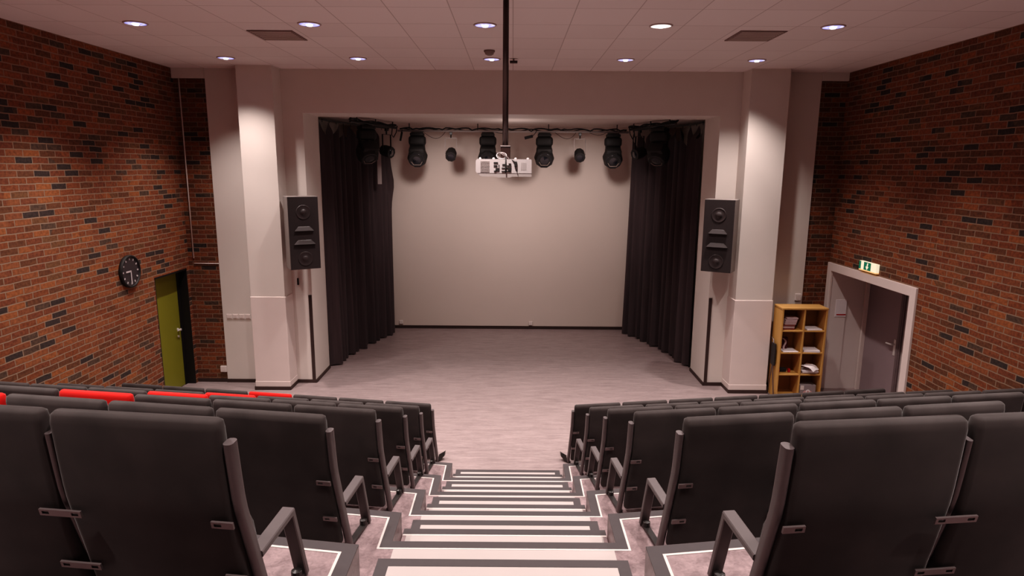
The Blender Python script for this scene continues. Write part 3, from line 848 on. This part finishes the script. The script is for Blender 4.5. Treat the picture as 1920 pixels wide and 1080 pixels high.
def sheet(name, x, y, z, w_, d_, t, rz, label, cat='paper', material='paper', droop=0):
    m = MB(); n = 8
    top = []; bot = []
    for i in range(n + 1):
        for j in range(n + 1):
            u, v = i / n - .5, j / n - .5
            dz = droop * max(0, -v - .18) ** 1.2 + .006 * math.sin(u * 7 + v * 3) * (1 if droop else 0)
            top.append(m.bm.verts.new((u * w_, v * d_, t - dz))); bot.append(m.bm.verts.new((u * w_, v * d_, -dz)))
    W_ = n + 1
    for i in range(n):
        for j in range(n):
            q = [i * W_ + j, (i + 1) * W_ + j, (i + 1) * W_ + j + 1, i * W_ + j + 1]
            m.bm.faces.new([top[k] for k in q]); m.bm.faces.new([bot[k] for k in reversed(q)])
    for i in range(n):
        for (A, B) in (((i) * W_, (i + 1) * W_), ((i + 1) * W_ + n, i * W_ + n)): m.bm.faces.new([bot[A], bot[B], top[B], top[A]])
        for (A, B) in ((i + 1, i), (n * W_ + i, n * W_ + i + 1)): m.bm.faces.new([bot[A], bot[B], top[B], top[A]])
    o = m.build(name, M[material]); o.location = (x, y, z + .0005); o.rotation_euler = (0, 0, R(rz))
    return tag(o, label, cat)
rc_, lc_ = (rx0 + rx1) / 2, (lx0 + lx1) / 2
sheet('paper_stack', rc_ + .0, BY0 + .145, SZ[3] + .002, .25, .26, .020, 3, 'white paper pile in the top compartment farther from the pillar')
o = MB().bevel_box(-.012, .012, -.02, .02, 0, .09, .004).build('small_bottle', M['white_plastic']); o.location = (rx0 + .022, BY0 + .07, SZ[3] + .001)
o.location.y = BY0 + .30
tag(o, 'small pale upright object behind the papers in the top bookcase compartment', 'bottle')
sheet('paper_stack', rc_ + .0, BY0 + .145, SZ[2] + .002, .26, .27, .034, -4, 'white paper stack in the second compartment farther from the pillar')
sheet('paper_sheet', lc_ - .0, BY0 + .145, SZ[2] + .001, .25, .27, .012, 2, 'white paper sheets under the ribbon in the second compartment')
rb = empty('ribbon_roll', (lx0 + .10, BY0 + .16, SZ[2] + .014))
m = MB(); m.bevel_box(-.085, .075, .02, .09, 0, .20, .02, 2); m.build('cloth_bundle', M['maroon'], rb)
m = MB()
pt = [(-.03, .0, .19), (.0, -.005, .17), (.02, -.01, .14), (.015, -.012, .10), (-.005, -.012, .06), (-.012, -.015, .02), (-.005, -.02, .003)]
rings = [[Vector(p) + Vector((dx, dy, 0)) for dx, dy in ((-.016, 0), (.016, 0), (.016, .004), (-.016, .004))] for p in pt]
m.loft(rings); m.build('ribbon', M['book'], rb)
tag(rb, 'maroon cloth bundle with curling pale ribbon in a bookcase compartment', 'cloth')
for k, (dx, dy, rz, dr) in enumerate(((0, .17, 0, 0), (.005, .15, 5, 0), (-.004, .14, -6, 0))):
    sheet('paper_stack', rc_ + dx, BY0 + dy, SZ[1] + .001 + k * .021, .27, .26, .018, rz * .4, ['lowest paper bundle in the messy third compartment', 'middle paper bundle in the messy third compartment', 'upper paper bundle in the messy third compartment'][k])
sheet('paper_sheet', rc_ + .0, BY0 + .045, SZ[1] + .132, .21, .21, .006, 41, 'loose white sheet jutting out of the messy third compartment', droop=.22)
m = MB().bevel_box(-.06, .06, -.03, .03, 0, .07, .01); o = m.build('dark_pouch', M['black']); o.location = (lx0 + .10, BY0 + .15, SZ[1] + .0005)
tag(o, 'small black pouch between two red items in the third compartment', 'pouch')
for k, (x, h_) in enumerate(((lx0 + .022, .05), (lx0 + .20, .06))):
    o = MB().bevel_box(-.016, .016, -.02, .02, 0, h_, .004).build('red_box', M['red_item']); o.location = (x, BY0 + .12, SZ[1] + .0005)
    tag(o, ['small red box at the side panel in the third compartment', 'small red box beside the divider side of the third compartment'][k], 'box', 'small red boxes in the bookcase')
bx = empty('printed_carton', (rc_ - .005, BY0 + .13, SZ[0] + .0005))
m = MB(); m.bevel_box(-.135, .135, -.09, .09, 0, .175, .004, 1); m.build('carton_body', M['grey_box'], bx)
m = MB(); m.lathe([(.075, 0), (.075, .002), (.001, .003)], 20, Matrix.Translation((.0, -.0905, .045)) @ Matrix.Rotation(R(90), 4, 'X') @ Matrix.Scale(.5, 4, (0, 1, 0))); m.build('pink_print', M['pink_print'], bx)
m = MB(); m.lathe([(.038, 0), (.038, .004), (.018, .005), (.018, .0)], 18, Matrix.Translation((.005, -.091, .058)) @ Matrix.Rotation(R(90), 4, 'X')); m.build('pale_ring_print', M['paper'], bx)
m = MB(); m.bevel_box(-.125, -.065, -.093, -.085, .09, .165, .003, 1); m.build('pale_flap', M['white_plastic'], bx)
tag(bx, 'grey carton with pink and white print in the bottom bookcase compartment', 'carton')
# folded chair squeezed between pillar and bookcase
fc = empty('folded_chair', (4.412, 10.42, 0))
m = MB(); m.tube([(.0, -.12, 0), (.0, .02, .55), (.0, .06, .98), (.0, .14, 1.0)], .010); m.tube([(.0, .14, 0), (.0, .05, .5), (.0, .0, .9)], .009); m.tube([(.0, -.12, .012), (.0, .14, .012)], .008)
m.build('frame', M['bracket'], fc, True)
m = MB(); m.bevel_box(-.012, .014, -.05, .11, .55, .93, .010); m.build('seat', M['black'], fc)
tag(fc, 'folded chair with black seat squeezed between pillar and bookcase', 'chair')
# ------------------------------------------------------------------ small wall fittings
ck = empty('wall_clock', (XL, 9.22, 2.27))
ry = Matrix.Rotation(R(90), 4, 'Y')
MB().lathe([(.235, .001), (.240, .02), (.235, .05), (.222, .056), (.212, .05), (.212, .03)], 40, ry).build('case', M['black'], ck, True)
MB().lathe([(.001, .028), (.213, .028), (.213, .032), (.001, .032)], 40, ry).build('dial', M['clock_face'], ck)
m = MB()
for k in range(12):
    a_ = 2 * math.pi * k / 12
    m.box(.032, .035, -.010, .010, .165, .195, Matrix.Rotation(a_, 4, 'X'))
m.build('hour_marks', M['clock_mark'], ck)
m = MB()
# seen from the room (looking towards -X, +Y is to the right): hour hand to the side of nine, minute hand straight down
m.box(.037, .041, -.115, .008, -.010, .012); m.box(.037, .041, -.008, .012, -.19, .008)
m.build('hands', M['clock_mark'], ck)
tag(ck, 'round black wall clock on the brick wall near the green door', 'clock')

m = MB(); m.tube([(XL + .10, YF - .012, 2.22), (XL + .10, YF - .012, 5.19)], .011, 8); m.tube([(XL + .10, YF - .012, 2.13), (-5.06, YF - .012, 2.13)], .009, 8)
tag(m.build('wall_mounted_conduit', M['plaster'], None, True), 'thin pale cable conduit in the brick corner above the green door', 'conduit')
for k in range(4):
    o = empty('switch_plate', (-4.935 + k * .108, 10.949, 1.2))
    MB().bevel_box(-.049, .049, -.012, 0, -.042, .042, .004, 1).build('plate', M['white_plastic'], o)
    MB().bevel_box(-.030, .030, -.016, -.011, -.028, .028, .003, 1).build('rocker', M['white_trim'], o)
    tag(o, ['switch plate farthest from the pillar in the row of four', 'second switch plate from the brick edge in the row of four', 'third switch plate from the brick edge in the row of four', 'switch plate touching the pillar in the row of four'][k], 'switch', 'row of white switch plates')
def outlet(x, y, z, label, w_=.045, h_=.045, d_=.03, mtl='white_plastic'):
    o = empty('wall_outlet', (x, y, z))
    MB().bevel_box(-w_, w_, -d_, 0, -h_, h_, .005, 1).build('plate', M[mtl], o)
    MB().lathe([(min(w_, h_) * .62, 0), (min(w_, h_) * .62, .002), (.001, .001)], 18, Matrix.Translation((0, -d_ - .0005, 0)) @ Matrix.Rotation(R(90), 4, 'X')).build('socket_face', M['white_trim'], o)
    tag(o, label, 'outlet', 'white wall outlets')
outlet(-5.11, YF - .001, .24, 'white wall outlet low on the brick beside the plaster edge', .055, .055)
outlet(-2.64, YS - .001, .15, 'wall outlet at the foot of stage back wall near clock-side curtain')
outlet(.45, YS - .001, .14, 'wall outlet at the foot of the stage back wall near its middle')
outlet(4.96, 10.949, 1.62, 'white wall outlet just above the bookcase', .05, .06)
outlet(4.50, 10.949, 1.14, 'pale wall outlet in the gap between pillar and bookcase', .04, .06)
dr = tag(MB().bevel_box(-.012, .012, -.03, 0, -.06, .06, .004).build('cable_entry', M['black']), 'small black cable entry on the pillar below the clock-side speaker', 'cable entry')
dr.location = (-3.70, 10.9505, 1.83)

# exit sign
ex = empty('exit_sign', (XR - .001, 9.70, 2.345))
def exb(name, material, boxes):
    m = MB()
    for q in boxes: m.bevel_box(*q, .003, 1)
    return m.build(name, M[material], ex)
exb('case', 'exit_white', [(-.052, 0, -.235, .235, -.062, .066)])
exb('bottom_edge', 'exit_warm', [(-.054, 0, -.237, .237, -.078, -.061)])
exb('green_panel', 'exit_green', [(-.056, -.051, -.095, .100, -.058, .064), (-.056, -.051, .182, .236, -.058, .064)])
m = MB()
# arrow pointing down
mt = Matrix.Translation((-.0562, .0, .0)) @ Matrix.Rotation(R(90), 4, 'Y') @ Matrix.Rotation(R(90), 4, 'Z')
m.prism([(-.024, .052), (.006, .052), (.018, -.002), (.046, -.002), (.006, -.054), (-.040, -.002), (-.012, -.002)], 0, .002, mt)
m.build('arrow_symbol', M['exit_white'], ex)
tag(ex, 'glowing green and white emergency exit sign above the doorway', 'exit sign')

# ------------------------------------------------------------------ light
TINT = (1.0, .865, .815)
def spot(x, y, z, power, ang, blend, size=.10, c=TINT, rx=0.0, rz=0.0):
    L = bpy.data.lights.new('downlight_lamp', 'SPOT'); L.energy = power; L.color = c
    L.spot_size = R(ang); L.spot_blend = blend; L.shadow_soft_size = size
    o = bpy.data.objects.new('downlight_lamp', L); col.objects.link(o)
    o.location = (x, y, z); o.rotation_euler = (rx, 0, rz)
    return o
for y, pw in ((9.85, 1.0), (7.58, 1.05), (5.3, 1.0), (3.05, .8), (1.3, .62)):
    for i, x in enumerate(LX):
        edge = 1.55 if (i in (0, 4) and y < 9) else 1.0
        spot(x, y, ZC - .045, 350 * pw * edge, 106, 1.0, .06)
        spot(x, y, ZC - .045, (270 if y > 9 else 165) * pw, 56, 1.0, .06)
pl = bpy.data.lights.new('added_stage_fill', 'POINT'); pl.energy = 9; pl.color = TINT; pl.shadow_soft_size = .12  # added fill with no fitting, brightens the walls behind the curtain tops
po = bpy.data.objects.new('added_stage_fill', pl); col.objects.link(po); po.location = (0, 12.9, 4.1)
# stage wash lamps tucked behind the proscenium header
for x in (-1.5, 1.5):
    o = spot(x, 11.95, 4.50, 250, 92, 1.0, .19)
    d = Vector((x * .85, 14.95, 2.0)) - o.location
    o.rotation_euler = d.to_track_quat('-Z', 'Y').to_euler()
wd = bpy.data.worlds.new('world'); sc.world = wd; wd.use_nodes = True
wd.node_tree.nodes['Background'].inputs['Color'].default_value = (.05, .04, .04, 1)
wd.node_tree.nodes['Background'].inputs['Strength'].default_value = .3
